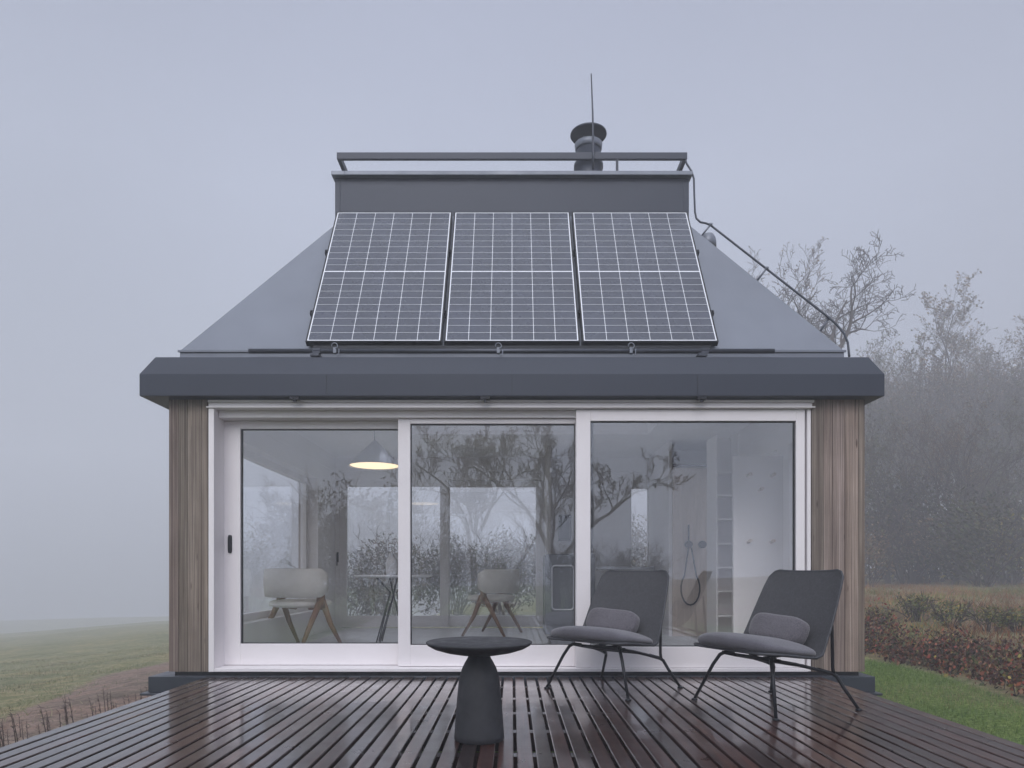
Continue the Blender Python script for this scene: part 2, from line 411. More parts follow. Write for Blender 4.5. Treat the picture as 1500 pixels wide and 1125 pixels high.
# foggy wood on the right: prototypes then copies
protos=[grow(31,9.3,.16,4,.25,.7,2,BROWN,.30,(7,7,6,3),.05,.2,.1,(.62,.55,.5,.5),.005),
        grow(37,9.0,.13,4,0,.65,3,BROWN,.28,(12,7,6,3),.05,.2,.3,(.42,.5,.5,.5),.005),
        grow(41,8.4,.14,4,.2,.7,3,OLIVE,.25,(7,7,6,3),.05,.24,.1,(.62,.55,.5,.5),.005)]
WG='misty trees of the wood right of the cabin'
heads={}
spots=[(1322,22,0,.8,'misty forked tree nearest the right cabin corner, at the edge of the wood'),
 (1385,26,1,1.06,None),(1350,29,2,1.1,None),(1420,22,0,.88,'dark forked trunk in mist in the middle of the wood, taller than the brush'),
 (1452,25,1,.92,None),(1483,21,2,.86,'misty leafy tree at the right edge of the photo'),(1515,24,0,.95,None),(1400,32,1,1.1,None),(1300,33,2,1.2,None),
 (1470,31,0,1.0,None),(1540,28,1,1.0,None),(1285,26,1,1.0,None),(1345,36,0,1.15,None),(1440,38,2,1.2,None),(1500,37,1,1.15,None),(1570,33,2,1.05,None),(1610,27,0,.95,None),
 (1310,24,2,.85,None),(1466,23,0,.95,None),(1415,27,0,1.0,None),(1290,30,0,1.0,None),(1262,34,0,1.0,None),(1398,15,0,.46,'thin dark forked tree standing nearest in front of the misty wood'),(1445,15.5,2,.44,'small dark tree at the wood edge, right of the thin forked one'),(1300,16,2,.44,'small brown leaved tree beside the right cabin corner at the wood edge')]
for i,(px,d,k,sc,lab) in enumerate(spots):
    d*=1.55; sc*=1.13; x,y=at(px,d); lab=lab or 'hazy bare tree deep in the foggy wood right of the cabin'
    if k not in heads: heads[k]=o=tree_thing('forest_tree',lab,(0,0,0),protos[k],0,WG)
    else: o=copy_tree(heads[k])
    if k==0: sc*=.86
    o['label']=lab; o.location=(x,y,gz(x,y)); o.rotation_euler=(0,0,i*2.39); o.scale=(sc*(1.24-.16*sm(1400,1500,px)),)*3
# brush along the wood edge
def shrub(seed,r,h,n,cols,sz,stems=26):
    rr=random.Random(seed); St=MB(); Lf=MB()
    lobes=[(Vector((rr.uniform(-.6,.6)*r,rr.uniform(-.6,.6)*r,h*rr.uniform(.35,.75))),rr.uniform(.35,.6)) for _ in range(9)]
    for k in range(stems):
        a=rr.uniform(0,6.283); d=Vector((math.cos(a)*.5*rr.random(),math.sin(a)*.5*rr.random(),1)).normalized(); p=Vector((math.cos(a)*.1*r,math.sin(a)*.1*r,-.1)); pts=[p]
        for j in range(6):
            d=(d+rv(rr)*.28+Vector((math.cos(a),math.sin(a),0))*.07).normalized(); p=p+d*h*rr.uniform(.13,.21); pts.append(p)
            if j>1:
                for _ in range(3):
                    dd=(d+rv(rr)*.8).normalized(); St.tube([p,p+dd*h*.1,p+(dd+rv(rr)*.3)*h*.19],[.008,.005,.0025],3,cap=False)
        St.tube(pts,[.016,.014,.012,.01,.008,.006,.004],4,cap=False)
    for k in range(n):
        c,q=rr.choice(lobes); v=rv(rr)*(rr.random()**.45)*q; p=c+Vector((v.x*r,v.y*r,v.z*h*.8)); p.z=max(.02,p.z)
        a=rv(rr); b2=a.orthogonal().normalized(); s=sz*rr.uniform(.6,1.4); c3=a.cross(b2)
        cc=rr.choice(cols); k2=rr.uniform(.65,1.35); cc=tuple(w*k2 for w in cc)
        Lf.add([p-b2*s,p+c3*s*.5,p+b2*s,p-c3*s*.5],[(0,1,2,3)],col=cc)
    return St,Lf
def shrub_thing(name,label,loc,sh,rz=0,group=None,sc=1,cat='shrub'):
    t=thing(name,label,cat,loc,rz,group); t.scale=(sc,)*3
    sh[0].build('stems',M['twig'],t); sh[1].build('foliage',M['leaf'],t); return t
DK=[(.045,.052,.022),(.06,.07,.028),(.035,.035,.02),(.09,.085,.03),(.06,.04,.025)]
YE=[(.16,.15,.04),(.22,.19,.05),(.09,.10,.035),(.30,.24,.05),(.06,.075,.03)]
sp=[shrub(51,1.5,2.5,2600,DK,.06),shrub(53,1.3,1.9,2200,DK+YE,.055),shrub(57,1.2,2.2,1100,BROWN,.05,40)]
sh={}
for i,(px,d,k,sc) in enumerate([(1288,19.5,0,1.1),(1330,20.5,2,1.1),(1372,19.5,1,1.0),(1405,20,2,.9),(1440,19,0,.85),(1478,18,1,1.15),(1300,23,1,1.4),(1350,23,0,1.1),(1420,22.5,0,1.0),(1465,21,2,1.2),(1505,19,0,1.2),(1540,20,1,1.2),(1270,17.5,2,.9),(1392,23,2,1.2),(1580,21,2,1.2)]):
    d*=1.5-.45*((i*37)%10)/10; sc*=1.4-.45*((i*53)%10)/10; x,y=at(px,d); g_='brush along the foot of the wood'
    if k not in sh: sh[k]=o=shrub_thing('shrub','',(0,0,0),sp[k],0,g_)
    else: o=copy_tree(sh[k])
    o['label']=('dark olive bush in the brush at the foot of the foggy wood','yellow tinged bush in the brush at the foot of the foggy wood','brown twiggy bush in the brush at the foot of the foggy wood')[k]
    o.location=(x,y,gz(x,y)); o.rotation_euler=(0,0,i*1.9); o.scale=(sc,)*3
# red bramble hedge edging the lawn
rr=random.Random(77); St=MB(); Lf=MB()
HC=[(.20,.042,.028),(.24,.075,.038),(.07,.022,.018),(.10,.055,.028),(.20,.10,.055),(.04,.045,.018),(.05,.022,.018),(.035,.018,.014)]
def edge(y): return 4.15+.25*math.sin(y*.7)
for k in range(1100):
    y=rr.uniform(-3.5,7.5); x=edge(y)+.2+rr.random()*1.2; z=gz(x,y)-.03
    hv=.75+.5*math.sin(y*2.3+math.sin(x*3))*math.sin(y*.9+1); hv=max(.4,hv)*rr.uniform(.7,1.35)
    if hv<.5 and rr.random()<.5: continue
    a=rr.uniform(0,6.283); d=Vector((math.cos(a)*.5,math.sin(a)*.5,1)).normalized(); p=Vector((x,y,z)); pts=[p]
    for j in range(5): d=(d+rv(rr)*.3-Vector((0,0,.09*j))).normalized(); p=p+d*rr.uniform(.05,.115)*hv; pts.append(p)
    St.tube(pts,[.004,.004,.003,.0025,.002,.0015],3,cap=False)
    for _ in range(22):
        q=pts[rr.randrange(1,6)]+rv(rr)*.07; q.z=max(q.z,z+.04); aa=rv(rr); b2=aa.orthogonal().normalized(); s=rr.uniform(.014,.034); c3=aa.cross(b2)
        cc=rr.choice(HC) if rr.random()<.93 else rr.choice(YE); k2=rr.uniform(.6,1.4)
        Lf.add([q-b2*s,q+c3*s*.55,q+b2*s,q-c3*s*.55],[(0,1,2,3)],col=tuple(w*k2 for w in cc))
t=thing('bramble_hedge','low dark red bramble hedge edging the green lawn right of the deck','hedge'); St.build('stems',M['twig'],t); Lf.build('foliage',M['leaf'],t)
yw=shrub(61,.45,.55,520,YE+[(.10,.13,.04)]*3,.026,16)
first=None
for i,(px,py,d,lab) in enumerate([(1392,930,10.6,'yellow leaved weed clump in the middle of those behind the red hedge'),(1288,935,10.8,'olive yellow weed clump beside the right cabin wall, above the red hedge'),(1450,940,9.8,'yellow green weed clump second from the right photo edge'),(1342,925,11.6,'yellow flecked weed clump behind the hedge, halfway to the cabin wall'),(1492,925,9.6,'orange yellow weed clump at the right photo edge')]):
    x,y=at(px,d)
    if first is None: first=o=shrub_thing('weed_clump',lab,(0,0,0),yw,0,'yellowish weeds behind the red hedge',1,'weed')
    else: o=copy_tree(first)
    o['label']=lab; o.location=(x,y,gz(x,y)); o.rotation_euler=(0,0,i*1.3); o.scale=((.85,.6,.75,.95,.7)[i],)*3
# garden trees and hedge opposite the cabin (they are mirrored in the glazing)
AUT=[(.10,.07,.045),(.15,.11,.07),(.07,.06,.035),(.19,.15,.10)]
tree_thing('garden_tree','forked autumn tree mirrored in the middle pane, left of its twin',(-.95,-12.2,gz(-.95,-12.2)),grow(71,5.0,.10,4,.36,.62,1,AUT,.28,(6,5,5,3),.03,.2,.10,(.5,.55,.55,.5),.009),.3)
tree_thing('garden_tree','leaning autumn tree mirrored at the stile between middle and right pane',(1.15,-12.0,gz(1,-12)),grow(73,5.4,.12,4,.30,.66,2,AUT,.26,(6,6,5,3),.03,.22,.10,(.5,.55,.55,.5),.009),1.4)
tree_thing('sapling','thin bare sapling mirrored between the two autumn trees',(-.1,-13,gz(0,-13)),grow(79,3.1,.035,3,0,.6,0,(),.3,(8,5,4),.04,.25,.4,(.45,.5,.5)),.2)
tree_thing('garden_tree','misty bare tree mirrored in the left pane above the dining chair',(-6.1,-15,gz(-6,-15)),grow(83,3.9,.08,4,.22,.8,1,AUT,.15,(7,7,6,4),.03,.24,.1,(.5,.55,.5,.5),.009),.9)
hp=[shrub(91,1.2,2.6,5200,AUT+DK,.04,30),shrub(93,1.3,2.3,5200,DK,.045,30)]
hf={}
for i,(x,y,k,sc,lab) in enumerate([(-7.6,-14,1,1.0,'dark bush mirrored lowest left in the left pane'),(-5.6,-13,1,.95,'dark bush mirrored behind the left dining chair'),(-3.6,-12,0,1.35,'tall brown leaved bush mirrored beside the left stile below the lamp'),(-2.2,-12.6,0,1.0,'brown leaved bush mirrored left in the middle pane'),(-.4,-14,1,.8,'dark low bush mirrored under the sapling'),(1.8,-13.6,0,.75,'brown leaved bush mirrored behind the stove'),(3.8,-15,1,.8,'low dark bush mirrored behind the left lounge chair')]):
    if k not in hf: hf[k]=o=shrub_thing('garden_bush',lab,(0,0,0),hp[k],0,'bushes mirrored in the glazing')
    else: o=copy_tree(hf[k])
    o['label']=lab; o.location=(x,y,gz(x,y)); o.rotation_euler=(0,0,i*2.1); o.scale=(sc,)*3
for i,(x,y,k,sc,lab) in enumerate([(-4.6,12.5,1,1.05,'dark bush behind the cabin seen leftmost through the rear glass beside the door handle'),(-2.9,10.5,0,.95,'brown leaved bush behind the cabin seen under the pendant lamp'),(-1.5,12,1,1.0,'dark bush behind the cabin seen through the rear glass left of the far dining chair'),(-.2,10.5,0,.9,'brown leaved bush behind the cabin seen above the far dining chair'),(1.2,12.5,1,1.1,'dark bush behind the cabin seen beside the wall picture'),(3.0,11,0,1.0,'brown leaved bush behind the cabin seen through the narrow rear window')]):
    o=copy_tree(hf[k]); sc*=1.12; x*=1.28; y=y*1.25+3; o['group']='bushes behind the cabin'; o.name='rear_bush'
    o['label']=lab; o.location=(x,y,gz(x,y)); o.rotation_euler=(0,0,i*1.7+.5); o.scale=(sc,)*3
# dry plant stems in the earth left of the deck
rr=random.Random(99); proto=[]
for q in range(3):
    s=MB(); d=Vector((rr.uniform(-.06,.06)-.10,rr.uniform(-.1,.1),1)).normalized(); p=Vector((0,0,-.02)); pts=[p]
    for j in range(6):
        d=(d+rv(rr)*.06).normalized(); p=p+d*.052; pts.append(p)
        for _ in range(3):
            dd=(rv(rr)+Vector((0,0,.3))).normalized(); s.tube([p,p+dd*.035],[.0022,.0012],3,cap=False)
    s.tube(pts,[.0045,.0042,.004,.0035,.003,.0025,.0015],5); proto.append(s)
varied('dry_stem',(.055,.035,.03),.9,0,9,.3,b=0); ph=[None]*3
for i in range(60):
    u=i/59; y=-1.3+2.5*u+rr.uniform(-.08,.08); x=-3.42+.40*u+rr.uniform(-.16,.1)-(.35 if i%4==0 else 0)
    k=i%3
    if ph[k] is None: ph[k]=o=proto[k].build('dry_stem',M['dry_stem'])
    else: o=ph[k].copy(); COL.objects.link(o)
    sc=rr.uniform(.5,.95); o.location=(x,y,gz(x,y)); o.scale=(sc,)*3; o.rotation_euler=(0,0,rr.uniform(-.7,.7))
    tag(o,'thin dark dried stem standing in the bare earth left of the deck','dry plant','dry stems in the earth left of the deck')

# ------------------------------------------------------------------ CABIN
cabin=thing('cabin','small timber cabin with grey metal pyramid roof and white framed sliding glazing','cabin',(0,0,-.4))
def part(mb,name,m_,parent=cabin,**k):
    o=mb.build(name,M[m_],parent,**k)
    if parent is cabin: o.matrix_parent_inverse=Matrix.Translation((0,0,.4))
    return o
XL,XR=-2.756,2.833; XI0,XI1=-2.44,2.404; YB=4.30; ZF=.02
# plinth
p=MB(); p.box(-2.90,2.895,-.06,YB+.06,-.124,.002); p.box(-2.95,2.94,-.09,YB+.09,-.145,-.126); part(p,'plinth','plinth',bevel=.004)
for sx in (-2.6,0,2.6):
    for yy in (.2,2.2,4.1): p=MB(); p.box(sx-.15,sx+.15,yy-.15,yy+.15,-.9,-.145); part(p,'footing','plinth')
p=MB(); p.box(XL+.04,XR-.04,.0,YB-.02,.002,.033); part(p,'sill_beam','black_steel')
# timber walls: boards
rr=random.Random(3)
def boards(mb,a0,a1,fn,w=.09):
    x=a0
    while x<a1-.005:
        x2=min(a1,x+w*rr.uniform(.75,1.25)); 
        if a1-x2<.025: x2=a1
        k=rr.uniform(.58,1.02); fn(x+.0015,x2-.0015,(k,k*rr.uniform(.95,1.03),k*rr.uniform(.92,1.04))); x=x2
p=MB(); z0,z1=.036,2.25
boards(p,XL,XI0-.002,lambda a,b2,c:p.bevbox(a,b2,-.02+rr.uniform(0,.003),.10,z0,z1,.001,c))
part(p,'corner_cladding','cladding'); p=MB()
boards(p,XI1+.002,XR,lambda a,b2,c:p.bevbox(a,b2,-.02+rr.uniform(0,.003),.10,z0,z1,.001,c))
part(p,'corner_cladding','cladding')
SW=(.55,3.3,.35,2.05); ADDED_RW=[(.35,.95),(1.25,2.80)]     # left side window opening y0,y1,z0,z1; right-wall windows added for light
p=MB()
def side(x0,x1,a,b2,c,win):
    if (win and a<SW[1] and b2>SW[0]) or (not win and any(a<q1_ and b2>q0_ for q0_,q1_ in ADDED_RW)):
        p.box(x0,x1,a,b2,z0,SW[2],c); p.box(x0,x1,a,b2,SW[3],z1,c)
    else: p.box(x0,x1,a,b2,z0,z1,c)
boards(p,.103,YB,lambda a,b2,c:side(XL+.004,XL+.03,a,b2,c,True))
part(p,'side_cladding','cladding'); p=MB()
boards(p,.103,YB,lambda a,b2,c:side(XR-.03,XR-.004,a,b2,c,False))
part(p,'side_cladding','cladding')
# inner shell
p=MB()
for (a,b2,za,zb) in ((.103,SW[0],z0,z1),(SW[1],YB-.03,z0,z1),(SW[0],SW[1],z0,SW[2]),(SW[0],SW[1],SW[3],z1)): p.box(XL+.032,-2.5,a,b2,za,zb)
yy=.103
for (wa,wb) in ADDED_RW+[(YB-.03,YB-.03)]:
    p.box(2.62,XR-.032,yy,wa,z0,z1)
    if wb>wa: p.box(2.62,XR-.032,wa,wb,z0,SW[2]); p.box(2.62,XR-.032,wa,wb,SW[3],z1)
    yy=wb
bz1,bz0=2.14,.06
BX0,BX1=-2.44,.46; NX0,NX1=WX(921,4.2),WX(951,4.2)
for (a,b2,za,zb) in ((-2.5,BX0,z0,z1),(BX1,NX0,z0,z1),(NX1,2.62,z0,z1),(BX0,BX1,bz1,z1),(NX0,NX1,2.05,z1),(NX0,NX1,z0,.12)): p.box(a,b2,4.15,YB-.032,za,zb)
part(p,'inner_wall','inner_white')
p=MB(); p.box(-2.5,2.62,.25,4.15,.034,.05); part(p,'floor','floor_tile')
p=MB(); p.box(-2.5,2.62,.22,1.15,2.46,2.50); p.box(-2.5,2.62,2.55,4.15,2.46,2.50); p.box(-2.5,-1.3,1.15,2.55,2.46,2.50); p.box(1.6,2.62,1.15,2.55,2.46,2.50)  # ceiling left open below the added light well
p.box(-2.53,-2.5,.10,4.15,2.252,2.5); p.box(2.62,2.65,.10,4.15,2.252,2.5); p.box(-2.5,2.62,4.15,4.18,2.252,2.5); part(p,'ceiling','inner_white')
# bathroom block on the right
p=MB(); p.box(1.93,1.97,2.90,4.15,.05,2.46); p.box(1.97,2.62,3.6,3.64,.05,2.46); part(p,'partition','inner_white'); p=MB(); p.box(.46,.50,3.3,4.15,.05,2.46); part(p,'partition','inner_white')
p=MB(); p.box(1.972,2.42,2.88,2.90,.05,2.12)
p.box(2.42,2.62,2.88,2.90,.05,2.46); part(p,'shower_panel','oak_pale')
# timber reveal strip over window
p=MB(); p.box(XI0-.0,XI1,.0,.10,2.19,2.25); part(p,'lintel','inner_white')

# roof eave (kerb) with bevelled cap
ex0,ex1,ey0,ey1=-2.932,2.932,-.13,YB+.15
def ring(z,o): return [(ex0+o,ey0+o,z),(ex1-o,ey0+o,z),(ex1-o,ey1-o,z),(ex0+o,ey1-o,z)]
roof=MB()
eave=MB(); rs=[ring(2.260,.30),ring(2.221,.0),ring(2.393,.0),ring(2.553,.083),ring(2.557,.216)]
rs[0]=ring(2.221,.30)
v=[q for r_ in rs for q in r_]; fs=[]
for i in range(4):
    for k in range(4): fs.append((i*4+k,i*4+(k+1)%4,(i+1)*4+(k+1)%4,(i+1)*4+k))
eave.add(v,fs); 
eo=part(eave,'eave','eave_metal',bevel=.004)
for x in (-1.46,0.0,1.46):
    c=MB(); c.box(x-.0016,x+.0016,-.1322,-.1295,2.226,2.391); c.build('joint',M['black_steel'],eo)
# small lamps/clips under the eave
for px in (432,711,1028):
    x=WX(px,-.10); c=MB(); c.box(x-.035,x+.035,-.125,-.075,2.200,2.220); c.box(x-.012,x+.012,-.115,-.085,2.182,2.199); 
    o=c.build('eave_clip',M['black_steel'],eo)
# pyramid slopes
hy0,hz0=.086,2.645; hx=2.717
def yf(z): return hy0+(z-hz0)*.628
def xs_(z): return hx-(z-hz0)*.674
zt=4.30
yb0=ey1-.216
rf=MB()
A=[(-hx,hy0,2.556),(hx,hy0,2.556),(hx,yb0,2.556),(-hx,yb0,2.556)]
B=[(-hx,hy0,hz0),(hx,hy0,hz0),(hx,yb0,hz0),(-hx,yb0,hz0)]
C_=[(-xs_(zt),yf(zt),zt),(xs_(zt),yf(zt),zt),(xs_(zt),yb0-(yf(zt)-hy0),zt),(-xs_(zt),yb0-(yf(zt)-hy0),zt)]
v=A+B+C_; fs=[(i*4+k,i*4+(k+1)%4,(i+1)*4+(k+1)%4,(i+1)*4+k) for i in range(2) for k in range(4)]
rf.add(v,fs); ro=part(rf,'roof','zinc')
# flashing line at foot of the slope (standing drip edge)
p=MB(); p.box(-hx-.012,hx+.012,hy0-.014,hy0-.002,hz0-.012,hz0+.004); p.build('drip_edge',M['zinc'],ro)
# roof terrace box
bx=1.715; by0,by1=1.115,yb0-1.03
p=MB(); p.frame(-bx,bx,-by1,-by0,.05,.05,.05,.05,4.05,4.654); p.v=[(a,-c,b) for a,b,c in p.v]; part(p,'roof_box','eave_metal',bevel=.003)
p=MB(); p.frame(-1.738,1.738,-by1-.05,-1.06,.13,.13,.13,.13,4.656,4.694); p.v=[(a,-c,b) for a,b,c in p.v]; part(p,'coping','zinc',bevel=.003)
p=MB(); p.box(-1.60,1.60,1.20,by1-.09,4.664,4.674); part(p,'added_roof_glass','glass')  # roof light added to bring daylight into the room, out of view
p=MB()
for (a,b2,c2,d2) in ((-1.33,-1.30,1.11,2.59),(1.6,1.63,1.11,2.59),(-1.30,1.6,1.11,1.15),(-1.30,1.6,2.55,2.59)): p.box(a,b2,c2,d2,2.502,4.05)
part(p,'added_light_well','inner_white')  # unseen shaft, added to carry daylight down into the room
rail=MB(); ry=1.12
rail.box(-1.70,1.70,ry,ry+.035,4.845,4.908)
rail.box(-1.70,-1.665,ry+.036,by1-.02,4.845,4.908); rail.box(1.665,1.70,ry+.036,by1-.02,4.845,4.908); rail.box(-1.664,1.664,by1-.055,by1-.02,4.845,4.908)
ra=part(rail,'railing','eave_metal',bevel=.002)
for (x,y) in ((-1.69,1.5),(1.66,1.5),(WX(902,1.15),ry+.006),(-1.69,3.0),(1.66,3.0)):
    q=MB(); q.box(x,x+.022,y,y+.022,4.695,4.844); q.build('post',M['eave_metal'],ra)
# flue
cx_,cy_=WX(862,1.9),1.9
fl=MB(); r=.138
fl.lathe([(r,4.6),(r,4.93),(r+.012,4.935),(r+.012,4.965),(r,4.97),(r,5.02),(r+.014,5.03),(r+.014,5.06),(r+.002,5.07),(r+.002,5.20),(r+.02,5.21),(r+.02,5.25),(r-.005,5.26),(r-.005,5.40)],(cx_,cy_,0),36)
for k in range(5):
    a=k*2*math.pi/5+.3; fl.box(cx_+math.cos(a)*.10-.006,cx_+math.cos(a)*.10+.006,cy_+math.sin(a)*.10-.006,cy_+math.sin(a)*.10+.006,5.40,5.52)
fo=part(fl,'chimney_flue','eave_metal')
c=MB(); c.lathe([(.135,5.405),(.142,5.41),(.15,5.47),(.09,5.50)],(cx_,cy_,0),36); c.build('inner_cowl',M['zinc'],fo)
c=MB(); c.lathe([(.192,5.565),(.197,5.572),(.195,5.585),(.11,5.64),(.03,5.665)],(cx_,cy_,0),40); c.build('rain_cap',M['eave_metal'],fo)
# vent cowl peeping over the right hip
x,y,z=1.965,1.36,4.15
c=MB(); c.lathe([(.055,-.50),(.055,-.06),(.085,-.06),(.085,0),(.08,.03),(.06,.07),(.02,.085)],(x,y,z),24); o=c.build('vent_cowl',M['zinc'],ro)
# snow guard rod with clamps and hooks
y=-.03; z=2.606
g_=MB(); g_.tube([(-2.106,y,z),(2.10,y,z)],.019,12); go=part(g_,'roof_rod','dark_metal')
for px in (464,1032):
    x=WX(px,y); q=MB(); q.box(x-.05,x+.02,y-.017,y+.10,2.565,2.588); q.box(x-.03,x+.03,y-.018,y+.018,2.586,2.626); q.build('clamp',M['dark_metal'],go)
for px in (491,730,924):
    x=WX(px,y); q=MB(); pts=[(x+.03*math.cos(a)*.8,y-.02,z+.035+.024*math.sin(a)) for a in [R(t_) for t_ in range(200,-100,-30)]]
    q.tube(pts,.0045,6); q.tube([(x+.012,y-.02,z-.03),(x+.02,y-.022,z-.045),(x+.034,y-.022,z-.04),(x+.036,y-.02,z+.01)],.0045,6); q.box(x-.012,x+.012,y-.02,y+.02,z-.02,z+.024); q.build('hook',M['zinc'],go)

# ------------------------------------------------------------------ front glazing
gz0,gz1=.036,2.19
fr_=MB()
xo0,xo1=WX(308,0),WX(1187,0)
# outer frame (jambs, head, sill)
fr_.box(xo0,xo0+.045,-.035,.26,gz0,2.145); fr_.box(xo1-.03,xo1,-.012,.26,gz0,2.145)
fr_.box(xo0+.0,xo1,-.035,.26,2.147,2.19)
fr_.box(xo0+.045,xo1-.03,-.03,.26,gz0,.062)
fr_.box(xo0+.047,WX(845,0),.045,.26,2.09,2.146)
wn=part(fr_,'sliding_window','white_paint',bevel=.003)
p=MB(); p.box(xo0-.0,xo1+.012,-.045,.0,2.192,2.212); p.box(xo0-.012,xo1+.02,-.048,-.036,2.150,2.160)
p.build('head_trim',M['white_paint'],wn)
def leaf(px0,px1,gx0,gx1,gy0,gy1,y0,dep,top,bot,name='sash'):
    x0,x1=WX(px0,y0),WX(px1,y0); a,b2=WX(gx0,y0),WX(gx1,y0); zb,zt_=WZ(gy1,y0),WZ(gy0,y0)
    f=MB(); f.frame(x0,x1,bot,top,a-x0,x1-b2,zb-bot,top-zt_,y0,y0+dep)
    o=f.build(name,M['white_paint'],wn)
    md=o.modifiers.new('b','BEVEL'); md.width=.003; md.segments=2
    # black gasket just inside the frame
    gk=MB(); gk.frame(a+.0,b2,zb,zt_,.006,.006,.006,.006,y0+dep*.35,y0+dep*.35+.028); gk.build('gasket',M['black_steel'],wn)
    g2=MB(); g2.box(a+.004,b2-.004,y0+dep*.35+.010,y0+dep*.35+.016,zb+.004,zt_-.004); g2.build('pane',M['glass'],wn)
    return x0,x1
leaf(844,1179,865,1166,616.5,947.5,-.008,.07,2.144,.066)
leaf(583,845,601,842.5,620.5,945,.075,.06,2.088,.066)
leaf(328,600,352,586,628,943,.16,.06,2.088,.066)
h=MB(); x=WX(337,.158); h.superell((x,.156,WZ(797,.158)),(.017,.012,.075),.4,.6); h.build('handle',M['black_steel'],wn)
# side window glazing (left wall)
sw=MB(); 
xw=XL+.05
for (a,b2,za,zb) in ((SW[0],SW[0]+.07,SW[2],SW[3]),(SW[1]-.07,SW[1],SW[2],SW[3]),(SW[0]+.07,SW[1]-.07,SW[2],SW[2]+.07),(SW[0]+.07,SW[1]-.07,SW[3]-.07,SW[3])): sw.box(xw,xw+.07,a,b2,za,zb)
so=part(sw,'side_window','inner_white'); q=MB(); q.box(xw+.03,xw+.036,SW[0]+.06,SW[1]-.06,SW[2]+.06,SW[3]-.06); q.build('pane',M['glass'],so)
for (wa,wb) in ADDED_RW:  # right-wall windows, hidden from the camera, added to brighten the interior
    sw=MB(); xw=XR-.12
    for (a,b2,za,zb) in ((wa,wa+.05,SW[2],SW[3]),(wb-.05,wb,SW[2],SW[3]),(wa+.05,wb-.05,SW[2],SW[2]+.06),(wa+.05,wb-.05,SW[3]-.06,SW[3])): sw.box(xw,xw+.07,a,b2,za,zb)
    so=part(sw,'side_window','inner_white'); q=MB(); q.box(xw+.03,xw+.036,wa+.04,wb-.04,SW[2]+.05,SW[3]-.05); q.build('pane',M['glass'],so)
# back glazing: two sliding leaves and a narrow light
bk=MB(); yb=4.16
def bleaf(x0,x1,y):
    bk.frame(x0,x1,bz0,bz1,.10,.12,.16,.09,y,y+.05)
    q=MB(); q.box(x0+.09,x1-.11,y+.02,y+.026,bz0+.15,bz1-.08); return q
q1=bleaf(BX0,WX(657,yb),yb); q2=bleaf(WX(648,yb)+.0,BX1,yb+.055)
bo=part(bk,'rear_window','inner_white'); bk=MB()
bk.frame(NX0,NX1,.12,2.05,.03,.03,.03,.03,yb,yb+.05); q3=MB(); q3.box(NX0+.02,NX1-.02,yb+.02,yb+.026,.14,2.03)
bo2=part(bk,'narrow_window','inner_white'); q3.build('pane',M['glass'],bo2)
for q in (q1,q2): q.build('pane',M['glass'],bo)
q=MB(); x=WX(494,yb-.03); q.box(x-.015,x+.015,yb-.012,yb-.001,.98,1.12); q.tube([(x,yb-.01,1.09),(x,yb-.05,1.09),(x,yb-.05,.93)],.008,8); q.build('handle',M['black_steel'],bo)

# ------------------------------------------------------------------ solar panels
pyb,pzb=.04,2.708; pyt,pzt=1.03,4.284
L=math.hypot(pyt-pyb,pzt-pzb); ang=math.atan2(pzt-pzb,pyt-pyb)
PW=1.104; gap=.0215
def solar(label,xc):
    t=thing('solar_panel',label,'solar panel',(xc,pyb,pzb),0,'solar panels on the front roof slope'); t.rotation_euler=(ang,0,0)
    w=PW/2; th=.048
    f=MB(); fw=.010
    f.box(-w,w,0,fw,-th,0.0); f.box(-w,w,L-fw,L,-th,0.0); f.box(-w,-w+fw,fw,L-fw,-th,0); f.box(w-fw,w,fw,L-fw,-th,0); f.box(-w+fw,w-fw,fw,L-fw,-th+.004,-.012); f.build('frame',M['black_steel'],t)
    c=MB(); c.box(-w+fw+.001,w-fw-.001,fw+.001,L-fw-.001,-.009,-.004); c.build('cells',M['cells'],t)
    g2=MB(); z0_,z1_=-.0038,-.0022; x0,x1=-w+fw+.002,w-fw-.002; y0,y1=fw+.002,L-fw-.002; bw=.009
    g2.box(x0,x1,y0,y0+bw,z0_,z1_); g2.box(x0,x1,y1-bw,y1,z0_,z1_); g2.box(x0,x0+bw,y0+bw,y1-bw,z0_,z1_); g2.box(x1-bw,x1,y0+bw,y1-bw,z0_,z1_)
    ym=(y0+y1)/2; g2.box(x0+bw,x1-bw,ym-.006,ym+.006,z0_,z1_)
    cw=(x1-x0-2*bw)/6; ch=(y1-y0-2*bw-.012)/20
    for i in range(1,6):
        x=x0+bw+cw*i
        for (a,b2) in ((y0+bw,ym-.006),(ym+.006,y1-bw)): g2.box(x-.002,x+.002,a,b2,z0_,z1_)
    for half in (0,1):
        ys=y0+bw if not half else ym+.006
        for j in range(1,10):
            y=ys+ch*j
            for i in range(6):
                xa=x0+bw+cw*i+.0035; xb=xa+cw-.007; g2.box(xa,xb,y-.0013,y+.0013,z0_,z1_)
            for i in range(1,6):   # chamfered cell corners: small white diamonds
                x=x0+bw+cw*i; s_=.0065; g2.add([(x-s_,y,z1_+.0004),(x,y-s_,z1_+.0004),(x+s_,y,z1_+.0004),(x,y+s_,z1_+.0004)],[(0,1,2,3)])
    g2.build('cell_grid',M['cell_lines'],t)
    r_=MB()
    for yy in (.30*L,.72*L): r_.box(-w+.02,w-.02,yy-.02,yy+.02,-.085,-th-.001)
    r_.build('mounting_rail',M['black_steel'],t)
    for yy in (.20*L,.66*L):
        for sx in (-1,1):
            q=MB(); xx=sx*(w+.0105); q.box(xx-.009,xx+.009,yy-.02,yy+.02,-.05,.003); q.tube([(xx,yy,.0),(xx,yy,.012)],.006,8); q.build('clamp',M['black_steel'],t)
    return t
